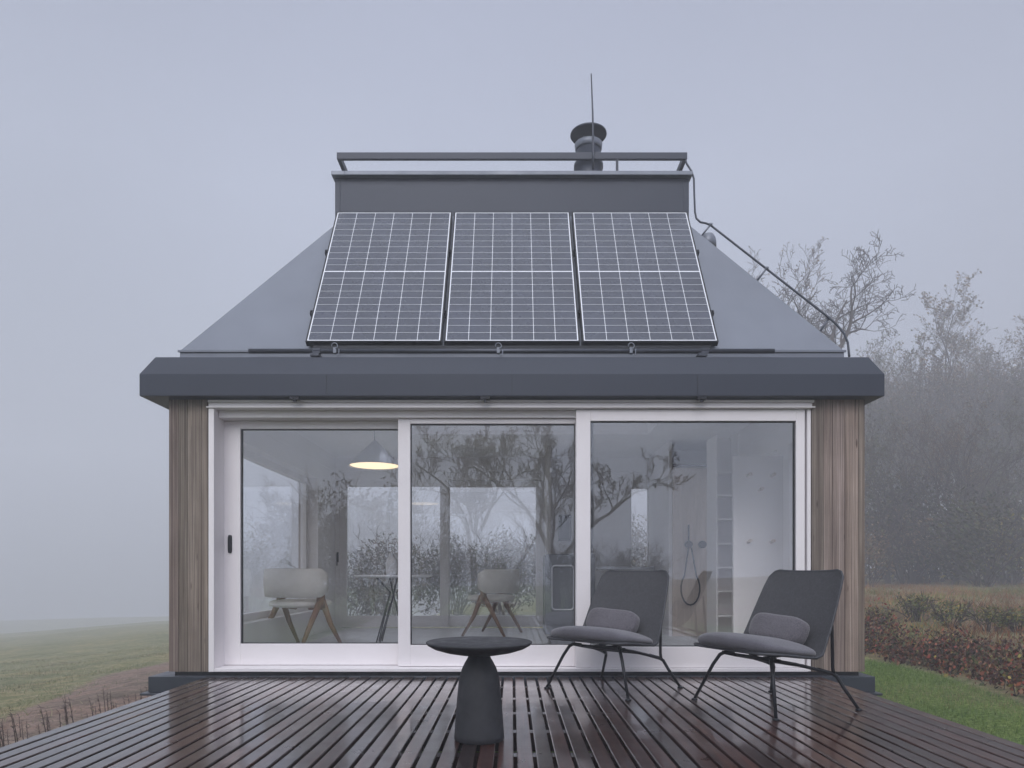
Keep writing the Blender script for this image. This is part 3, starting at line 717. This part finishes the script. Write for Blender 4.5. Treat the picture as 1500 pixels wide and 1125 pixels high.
for i,(dx,lab) in enumerate(((-1,'left solar panel of the three, above the left end of the roof'),(0,'middle solar panel of the three on the roof slope'),(1,'right solar panel of the three, nearest the cable'))):
    solar(lab,dx*(PW+gap))
sup=MB()
for x in (-1.5,-.6,.6,1.5): sup.box(x-.03,x+.03,.085,.125,2.681,2.72)
sup.box(-1.62,1.62,.055,.115,2.640,2.679); part(sup,'panel_support','black_steel')

# ------------------------------------------------------------------ lightning rod and cable
a=W(866,108,1.11); b_=W(869,226,1.11)
q=MB(); mid=W(868.2,165,1.11); q.tube([(b_[0],b_[1],b_[2]-.14),b_,mid,a],[.011,.011,.0085,.006],8)
o=q.build('lightning_rod',M['dark_metal']); tag(o,'thin upright lightning rod clamped to the roof rail in front of the flue','lightning rod')
cab=thing('lightning_cable','dark cable running from the railing corner down beside the right roof edge','cable',(0,0,0))
pts=[W(1003,231,1.15),W(1006,240,1.12),W(1013,251,1.08),W(1016.5,262,1.08),W(1017,285,1.10),W(1018,310,1.10),W(1020,320,1.10),W(1026,325.5,1.08),W(1034,327,1.05),W(1041,330,1.02)]
for t_ in (.2,.4,.6,.8,1.0):
    pts.append(W(1041+(1214-1041)*t_,330+(465-330)*t_,1.02-.72*t_))
pts+=[W(1226,476,.26),W(1236,488,.2),W(1242,502,.14),W(1244,522,.05)]
q=MB(); q.tube(pts,.0095,8); q.build('cable',M['dark_metal'],cab)
for (pa,pb,yy) in (((1041,329),(1028,345),1.0),((1123,393),(1109,411),.66),((1214,466),(1202,485),.32)):
    p0=Vector(W(*pa,yy)); p1=Vector(W(*pb,yy+.02)); q=MB(); q.tube([p1,p0],.0095,6); q.tube([p0-Vector((.014,0,0)),p0+Vector((.014,0,0))],.016,8); q.build('bracket',M['zinc'],cab)

# ------------------------------------------------------------------ DECK
deck=thing('deck','wet dark brown timber deck of long narrow boards in front of the cabin','deck',(0,-3,-.4))
def dp(mb,name,m_):
    o=mb.build(name,M[m_],deck); o.matrix_parent_inverse=Matrix.Translation((0,3,.4)); return o
d=MB(); rr=random.Random(8); pitch=.0888; dx0,dx1=-2.43,2.46; N=int((dx1-dx0)/pitch)+1; pitch=(dx1-dx0+.0165)/N
for i in range(N):
    x=dx0+i*pitch; w=pitch-.0165; k=rr.uniform(.42,1.5); c=(k,k*rr.uniform(.86,1.02),k*rr.uniform(.84,1.05)); dz=rr.uniform(-.0012,.0012)
    d.bevbox(x,x+w,-7.6,-.064,-.028+dz,dz,.0035,c)
dp(d,'decking','wet_decking')
d=MB()
for i in range(N):
    for j in range(11):
        for o_ in (.2,.8):
            x=dx0+i*pitch+(pitch-.0165)*o_; y=-.35-j*.48; d.add([(x+.0034*math.cos(k*math.pi/3),y+.0034*math.sin(k*math.pi/3),.0018) for k in range(6)],[(0,1,2,3,4,5)])
dp(d,'screw_heads','dark_metal')['kind']='stuff'
d=MB()
for j in range(16): y=-.35-j*.48; d.box(dx0+.02,dx1-.02,y-.035,y+.035,-.13,-.0315,(.8,.8,.8))
dp(d,'joists','wet_decking')
d=MB(); d.box(dx0+.001,dx0+.027,-7.59,-.066,-.16,-.0315,(1,1,1)); d.box(dx1-.027,dx1-.001,-7.59,-.066,-.16,-.0315,(1,1,1)); d.box(dx0+.03,dx1-.03,-7.585,-7.56,-.16,-.0315,(1,1,1)); dp(d,'edge_beam','wet_decking')
d=MB()
for sx in (-2.2,0,2.2):
    for yy in (-.6,-3,-5.4,-7.3): d.box(sx-.05,sx+.05,yy-.05,yy+.05,-.6,-.135,(1,1,1))
dp(d,'posts','wet_decking')

# ------------------------------------------------------------------ side table
tx,ty=WX(702,-2.10),-2.10
st=thing('side_table','round black side table on a flared pedestal standing on the deck','side table',(tx,ty,.0012))
q=MB(); q.lathe([(.118,0),(.124,.006),(.1235,.03),(.117,.12),(.110,.21),(.103,.28),(.096,.32),(.085,.355),(.07,.385),(.058,.405),(.05,.425)],(0,0,0),56); q.build('pedestal',M['table_composite'],st)
q=MB(); q.lathe([(.045,.418),(.10,.423),(.17,.436),(.225,.453),(.255,.470),(.2635,.480),(.264,.485),(.259,.4885),(.12,.4885),(.01,.4885)],(0,0,0),72); q.build('tabletop',M['table_composite'],st)

# ------------------------------------------------------------------ lounge chairs
def lounge(label,loc,rz):
    t=thing('lounge_chair',label,'lounge chair',loc,rz,'lounge chairs on the deck')
    prof=[(-.385,.366,.26,.0),(-.355,.364,.30,.004),(-.25,.352,.330,.008),(-.12,.332,.330,.010),(-.02,.318,.325,.014),(.045,.325,.318,.022),(.085,.365,.312,.030),
          (.125,.44,.308,.034),(.165,.53,.302,.034),(.205,.63,.293,.032),(.243,.725,.283,.030),(.27,.79,.272,.027),(.283,.826,.245,.022),(.287,.836,.215,.018)]
    prof=[(y+.025*max(0,(z-.318)/.52) if i>4 else y,z,hw*1.06,wg) for i,(y,z,hw,wg) in enumerate(prof)]
    # tangents for the wing direction
    P_=[]; U=17
    for i,(y,z,hw,wg) in enumerate(prof):
        a=prof[max(0,i-1)]; b2=prof[min(len(prof)-1,i+1)]; ty_,tz_=b2[0]-a[0],b2[1]-a[1]; ln=math.hypot(ty_,tz_); nrm=(-tz_/ln,ty_/ln)
        row=[]
        for k in range(U):
            u=-1+2*k/(U-1); off=wg*abs(u)**3
            row.append(Vector((hw*u,y+nrm[0]*off,z+nrm[1]*off)))
        P_.append((row,nrm))
    s=MB(); V=[];n_=len(prof); th=.006
    for sgn in (1,-1):
        for row,nrm in P_: V+=[p+Vector((0,nrm[0]*th*sgn,nrm[1]*th*sgn)) for p in row]
    fs=[]; o_=n_*U
    for i in range(n_-1):
        for k in range(U-1):
            a=i*U+k; fs.append((a,a+1,a+U+1,a+U)); fs.append((o_+a,o_+a+U,o_+a+U+1,o_+a+1))
    s.add(V,fs,True)
    loop=[(i,0) for i in range(n_)]+[(n_-1,k) for k in range(1,U)]+[(i,U-1) for i in range(n_-2,-1,-1)]+[(0,k) for k in range(U-2,0,-1)]
    s.build('shell',M['mesh_fabric'],t)
    e=MB(); pl=[P_[i][0][k] for i,k in loop]; pl.append(pl[0]); e.tube(pl,.0085,8,cap=False); e.build('rim',M['rim_fabric'],t)
    # seat pad
    def fn(q):
        f=1-.30*abs(q.x/.335)**2.2*(1 if q.y<0 else 0)
        q=Vector((q.x,q.y*f,q.z*(1-.40*abs(q.x/.34)**3)))
        yy=q.y-.19
        q.z+= -.14*(yy+.40)*.9 + .012*math.cos(q.x*5)
        return q
    q=MB(); q.superell((0,-.185,.405),(.355,.250,.058),.66,.50,18,52,fn=fn); q.build('seat_pad',M['pad_fabric'],t)
    # frame
    r_=.0105; fr=MB()
    for sx in (-1,1):
        fr.tube([(sx*.19,-.24,.322),(sx*.17,-.14,.300),(sx*.17,.0,.275),(sx*.20,.12,.245),(sx*.245,.255,.205)],r_,8)
    fr.tube([(-.19,-.14,.303),(.19,-.14,.303)],r_,8); fr.tube([(-.18,.06,.262),(.18,.06,.262)],r_,8)
    fr.tube([(-.06,-.14,.31),(-.06,.06,.315)],r_*.8,8); fr.tube([(.06,-.14,.31),(.06,.06,.315)],r_*.8,8)
    fr.build('frame',M['black_steel'],t)
    for sx in (-1,1):
        lg=MB(); lg.tube([(sx*.345,-.335,.006),(sx*.25,-.263,.24),(sx*.215,-.237,.305),(sx*.19,-.215,.322),(sx*.17,-.16,.312)],[.0095,.011,.0115,.0115,.0115],10)
        lg.lathe([(.02,0),(.02,.006),(.012,.012)],(sx*.345,-.335,0),14); lg.build('leg',M['black_steel'],t)
        lg=MB(); lg.tube([(sx*.345,.335,.006),(sx*.28,.285,.13),(sx*.25,.262,.195),(sx*.235,.235,.215),(sx*.205,.15,.240)],[.0095,.011,.0115,.0115,.0115],10)
        lg.lathe([(.02,0),(.02,.006),(.012,.012)],(sx*.345,.335,0),14); lg.build('leg',M['black_steel'],t)
        bs=MB(); bs.tube([(sx*.240,.25,.207),(sx*.243,.235,.25),(sx*.255,.215,.50),(sx*.25,.205,.59)],r_,8); bs.build('back_support',M['black_steel'],t)
    return t
def pillow(label,loc,rz,roll=0):
    def fn(q):
        k=1-.10*(q.z/.09)**2*abs(q.x/.19)
        return Vector((q.x*(1+.03*math.cos(q.z*25)),q.y*(1-.25*abs(q.x/.2)**4),q.z*(1-.03*math.cos(q.x*14))))*1.0
    q=MB(); q.superell((0,0,0),(.205,.062,.090),.50,.34,22,52,fn=fn)
    o=q.build('pillow',M['cushion_fabric']); o.rotation_euler=(R(-24),R(roll),rz); o.location=loc; tag(o,label,'pillow','lumbar pillows on the lounge chairs'); return o
def loc2(c,rz,p):
    return (c[0]+p[0]*math.cos(rz)-p[1]*math.sin(rz),c[1]+p[0]*math.sin(rz)+p[1]*math.cos(rz),p[2])
LA,RA=(.730,-.593,.0015),R(-43); LB,RB=(1.640,-1.215,.0015),R(-65)
lounge('dark lounge chair with grey pad standing left, in front of the glass pane',LA,RA)
lounge('dark lounge chair with grey pad standing right, before the timber corner',LB,RB)
pillow('grey lumbar pillow on the left lounge chair',loc2(LA,RA,(-.03,.030,.475)),RA,3)
pillow('grey lumbar pillow on the right lounge chair',loc2(LB,RB,(.01,.030,.475)),RB,3)

# ------------------------------------------------------------------ interior things
def dining(label,loc,rz):
    t=thing('dining_chair',label,'dining chair',loc,rz,'dining chairs inside')
    # curved band backrest
    b2=MB(); n_=28; V=[];fs=[]
    for i in range(n_+1):
        a=R(-12)+R(204)*i/n_; c_,s_=math.cos(a),math.sin(a)
        edgef=1-max(0,abs(i/n_-.5)*2-.86)/.14*.35
        for (rad,zz) in ((.335,-.14),(.348,0),(.340,.14),(.315,.147),(.300,0),(.308,-.147)):
            V.append((rad*c_,rad*.88*s_+.0,.675+zz*edgef+(.02 if s_>.3 else 0)*0))
    for i in range(n_):
        for k in range(6):
            k2=(k+1)%6; fs.append((i*6+k,(i+1)*6+k,(i+1)*6+k2,i*6+k2))
    fs.append(tuple(range(6))); fs.append(tuple(n_*6+k for k in reversed(range(6))))
    b2.add(V,fs,True); b2.build('backrest',M['chair_leather'],t)
    q=MB(); q.superell((0,-.02,.46),(.27,.26,.045),.6,.75,14,40); q.build('seat',M['chair_leather'],t)
    for sx in (-1,1):
        f=MB(); f.tube([(sx*.295,-.02,.62),(sx*.29,-.01,.50),(sx*.29,-.04,.42)],[.032,.04,.03],8); f.tube([(sx*.28,-.04,.42),(sx*.1,-.04,.41)],.02,8); f.build('arm_fork',M['oak_dark'],t)
        for sy in (-1,1):
            lg=MB(); lg.tube([(sx*.29,-.02+sy*.01,.50),(sx*.30,sy*.12,.25),(sx*.32,sy*.25,.0)],[.032,.024,.015],8); lg.build('leg',M['oak_dark'],t)
    t.scale=(1.10,1.10,1.0); return t
dining('white shell dining chair with wooden legs behind the left pane',(-2.22,1.62,.051),R(146))
dining('white dining chair seen further back through the middle pane',(-.24,3.15,.051),R(-108))
tb=thing('dining_table','round white dining table on crossed black wire legs','dining table',(-1.32,2.1,.051))
q=MB(); q.lathe([(.40,.728),(.43,.74),(.43,.75),(.425,.755)],(0,0,0),56); q.build('tabletop',M['ceramic'],tb)
for k in range(4):
    a=R(45+90*k+12); q=MB(); c_,s_=math.cos(a),math.sin(a)
    q.tube([(.22*c_,.22*s_,0.004),(-.03*s_+.02*c_,.03*c_+.02*s_,.56),(-.15*s_+.1*c_,.15*c_+.1*s_,.727)],.009,6); q.tube([(.22*c_+.05*s_,.22*s_-.05*c_,0.004),(.03*s_+.02*c_,-.03*c_+.02*s_,.56),(.16*s_+.1*c_,-.16*c_+.1*s_,.727)],.009,6); q.build('leg',M['black_steel'],tb)
vx=WX(573,2.1); q=MB(); q.lathe([(.05,0),(.06,.02),(.062,.13),(.045,.18),(.022,.20),(.02,.235),(.026,.24)],(vx,2.1,.807),28); o=q.build('vase',M['ceramic']); tag(o,'white bottle shaped vase on the round dining table','vase')
lx,ly=WX(549,2.1),2.1; lz=WZ(683,2.1)
pl=thing('pendant_lamp','grey conical pendant lamp glowing warm over the dining table','pendant lamp',(lx,ly,lz))
q=MB(); q.lathe([(.283,0),(.282,.012),(.155,.15),(.035,.27),(.018,.285)],(0,0,0),48,capb=False); q.build('lamp_shade',M['steel_light'],pl)
q=MB(); q.lathe([(.268,.008),(.268,.014)],(0,0,0),48); q.build('diffuser',M['glow'],pl)
q=MB(); q.tube([(0,0,.28),(0,0,2.459-lz)],.004,6); q.build('cord',M['black_steel'],pl)
# stove under the flue
sv=thing('wood_stove','grey wood stove with a rounded window and a flue pipe behind the middle stile','stove',(.62,2.0,.051))
q=MB(); q.bevbox(-.27,.27,-.22,.22,.12,.98,.015); q.box(-.2,.2,-.16,.16,0,.12); q.build('body',M['stove_enamel'],sv,bevel=.01)
q=MB(); pts=[]
for (cx2,cz2,a0) in ((.0,.82,0),(-.16,.82,90),(-.16,.42,180),(.0,.42,270)):
    for j in range(5): a=R(a0+j*22.5); pts.append((cx2+.035*math.cos(a),-.232,cz2+.035*math.sin(a)))
pts.append(pts[0]); q.tube(pts,.010,6,cap=False); q.build('door_frame',M['steel_light'],sv)
q=MB(); q.tube([(.2,0,.98),(.2,0,4.55)],.075,20); q.build('flue_pipe',M['stove_enamel'],sv)
q=MB(); x0,x1,z0_,z1_=WX(816,4.1),WX(831,4.1),WZ(792,4.1),WZ(754,4.1)
q.frame(x0+.02,x1+.06,z0_,z1_,.02,.02,.02,.02,4.118,4.143); q.box(x0+.042,x1+.038,4.128,4.14,z0_+.022,z1_-.022); o=q.build('wall_picture',M['black_steel']); tag(o,'small dark framed picture on the back wall above the stove','picture')
# kitchen counter at the back wall
kc=thing('kitchen_counter','pale kitchen counter along the back wall behind the left lounge chair','counter',(1.2,3.85,.051))
q=MB(); q.box(-.45,.68,-.27,.27,.0,.82); q.build('cabinet',M['inner_white'],kc,bevel=.004); q=MB(); q.box(-.46,.69,-.29,.275,.824,.86); q.build('worktop',M['steel_light'],kc)
for i in range(2): q=MB(); q.box(-.43+i*.56,.10+i*.56,-.286,-.272,.06,.80); q.build('cupboard_door',M['ceramic'],kc)
# shower set
ss=thing('hand_shower','hand shower on a rail with looped hose on the pale panel','shower',(WX(1008,2.87),2.876,WZ(800,2.87)))
q=MB(); s_=.00837
q.tube([(0,-.03,0),(0,-.03,.26)],.012,8); q.build('shower_head',M['dark_metal'],ss)
for dx in (0,.17): q=MB(); q.tube([(dx,0,.02),(dx,-.05,.02)],.045,18); q.build('valve_knob',M['dark_metal'],ss)
pts=[(-.0,-.04,.0)]+[(.02+.115*math.sin(t_)*(-1),-.035,-.52+.20*math.cos(t_)*1.0) for t_ in [R(u) for u in range(40,321,20)]]+[(.03,-.04,-.02)]
q=MB(); q.tube(pts,.010,8); q.build('hose',M['dark_metal'],ss)
rl=MB(); rl.tube([(1.97,2.84,WZ(682,2.84)),(2.6,2.84,WZ(682,2.84))],.012,8); o=rl.build('curtain_rail',M['dark_metal']); tag(o,'thin dark rail across the shower recess near the ceiling','rail')
# tall open shelf
sh_=thing('tall_shelf','tall narrow open white shelf between shower and pegboard door','shelf',(2.30,1.95,.051))
q=MB(); q.box(-.125,-.105,-.18,.18,0,2.25); q.box(.105,.125,-.18,.18,0,2.25); q.box(-.105,.105,.045,.06,0,2.25); q.build('case',M['inner_white'],sh_)
for k,py in enumerate((690,724,759,795,830,865,901)):
    z=WZ(py,1.8)-.051; q=MB(); q.box(-.104,.104,-.178,.044,z-.018,z); q.build('shelf_board',M['inner_white'],sh_)
pd=thing('peg_door','tall white cabinet door with wooden coat pegs behind the right pane','cabinet door',(2.385,1.10,.051))
q=MB(); q.bevbox(-.245,.245,0,.03,.0,1.91,.002); q.build('door_panel',M['inner_white'],pd); 
q=MB(); q.box(.255,.262,-.004,.03,1.0,1.85); q.build('grip_slot',M['stove_enamel'],pd)
for (px,py) in ((1095,697),(1130,697),(1112,718),(1095,794),(1129,794)):
    x=WX(px,1.1)-2.385; z=WZ(py,1.1)-.051; q=MB(); q.tube([(x,-.001,z),(x+.012,-.055,z+.012)],[.012,.016],12); q.build('coat_peg',M['oak_pale'],pd)

# ------------------------------------------------------------------ haze
hz=MB(); hz.box(-98,98,-62,118,-13.0,23.0)
hm=bpy.data.materials.new('haze'); hm.use_nodes=True; n=hm.node_tree.nodes; n.clear(); l=hm.node_tree.links
o=n.new('ShaderNodeOutputMaterial'); pv=n.new('ShaderNodeVolumePrincipled'); pv.inputs['Color'].default_value=(.90,.92,.97,1); pv.inputs['Density'].default_value=.0125; pv.inputs['Anisotropy'].default_value=.1
l.new(pv.outputs[0],o.inputs['Volume'])
ho=hz.build('haze',hm); tag(ho,kind='stuff'); ho.display_type='WIRE'

# ------------------------------------------------------------------ world and sun
SUN_EL,SUN_AZ=R(38),R(188)   # soft overcast light from behind the camera
w=bpy.data.worlds.new('World'); S.world=w; w.use_nodes=True
n=w.node_tree.nodes; l=w.node_tree.links; n.clear()
out=n.new('ShaderNodeOutputWorld'); bg=n.new('ShaderNodeBackground'); sky=n.new('ShaderNodeTexSky'); sky.sky_type='NISHITA'; sky.sun_disc=False
sky.sun_elevation=SUN_EL; sky.sun_rotation=SUN_AZ; sky.air_density=1.5; sky.dust_density=6
hs=n.new('ShaderNodeHueSaturation'); hs.inputs['Saturation'].default_value=.35; hs.inputs['Value'].default_value=.6; l.new(sky.outputs[0],hs.inputs['Color'])
tc=n.new('ShaderNodeTexCoord'); sx=n.new('ShaderNodeSeparateXYZ'); l.new(tc.outputs['Generated'],sx.inputs[0])
cr=n.new('ShaderNodeValToRGB'); e=cr.color_ramp.elements
stops=[(0,(3.0,3.2,3.9)),(.28,(3.7,4.05,5.0)),(.47,(4.25,4.65,5.85)),(.66,(3.75,4.1,5.35)),(.80,(7,7.4,8.6)),(1.0,(13.2,13.8,15.4))]
while len(e)<len(stops): e.new(.5)
for i,(p_,c_) in enumerate(stops): e[i].position=p_; e[i].color=(*[q/16 for q in c_],1)
l.new(sx.outputs['Z'],cr.inputs[0])
# brighter cloud behind the camera, where the sun is
ry_=n.new('ShaderNodeMapRange'); ry_.inputs[1].default_value=.1; ry_.inputs[2].default_value=-.9; ry_.inputs[3].default_value=1.0; ry_.inputs[4].default_value=2.6; l.new(sx.outputs['Y'],ry_.inputs[0])
nz=n.new('ShaderNodeTexNoise'); nz.inputs['Scale'].default_value=2.2; nz.inputs['Detail'].default_value=3; l.new(tc.outputs['Generated'],nz.inputs['Vector'])
nr=n.new('ShaderNodeMapRange'); nr.inputs[3].default_value=.90; nr.inputs[4].default_value=1.10; l.new(nz.outputs[0],nr.inputs[0])
mu=n.new('ShaderNodeMath'); mu.operation='MULTIPLY'; l.new(ry_.outputs[0],mu.inputs[0]); l.new(nr.outputs[0],mu.inputs[1])
fy=n.new('ShaderNodeMapRange'); fy.inputs[1].default_value=.62; fy.inputs[2].default_value=.90; fy.inputs[3].default_value=.86; fy.inputs[4].default_value=1.04; l.new(sx.outputs['Y'],fy.inputs[0])
mu3=n.new('ShaderNodeMath'); mu3.operation='MULTIPLY'; l.new(mu.outputs[0],mu3.inputs[0]); l.new(fy.outputs[0],mu3.inputs[1]); mu=mu3
mu2=n.new('ShaderNodeMath'); mu2.operation='MULTIPLY'; mu2.inputs[1].default_value=16; l.new(mu.outputs[0],mu2.inputs[0])
vm=n.new('ShaderNodeVectorMath'); vm.operation='SCALE'; l.new(cr.outputs[0],vm.inputs[0]); l.new(mu2.outputs[0],vm.inputs['Scale'])
mxw=n.new('ShaderNodeMix'); mxw.data_type='RGBA'; mxw.inputs[0].default_value=.12; l.new(vm.outputs[0],mxw.inputs[6]); l.new(hs.outputs[0],mxw.inputs[7])
l.new(mxw.outputs[2],bg.inputs[0]); bg.inputs[1].default_value=.1; l.new(bg.outputs[0],out.inputs[0])
sl=bpy.data.lights.new('sun','SUN'); sl.energy=1.5; sl.angle=R(35); sl.color=(1,.965,.96)
so_=bpy.data.objects.new('sun',sl); COL.objects.link(so_)
dirv=Vector((math.sin(SUN_AZ)*math.cos(SUN_EL),math.cos(SUN_AZ)*math.cos(SUN_EL),math.sin(SUN_EL)))
so_.rotation_euler=dirv.to_track_quat('Z','Y').to_euler(); so_.location=dirv*10

# ------------------------------------------------------------------ camera and render settings
cd=bpy.data.cameras.new('camera'); cd.lens=24; cd.sensor_width=36; cd.sensor_fit='HORIZONTAL'; cd.shift_y=(CY-562.5)/1500; cd.clip_end=600
co=bpy.data.objects.new('camera',cd); COL.objects.link(co); co.location=(0,-D0,H); co.rotation_euler=(R(90),0,0); S.camera=co
S.view_settings.view_transform='Standard'; S.view_settings.look='None'; S.view_settings.gamma=1; S.view_settings.exposure=.32
S.render.engine='CYCLES'; c=S.cycles
c.use_denoising=True; c.max_bounces=10; c.diffuse_bounces=5; c.glossy_bounces=4; c.transmission_bounces=4; c.transparent_max_bounces=24; c.volume_bounces=1
c.sample_clamp_indirect=6; c.caustics_reflective=False; c.caustics_refractive=False
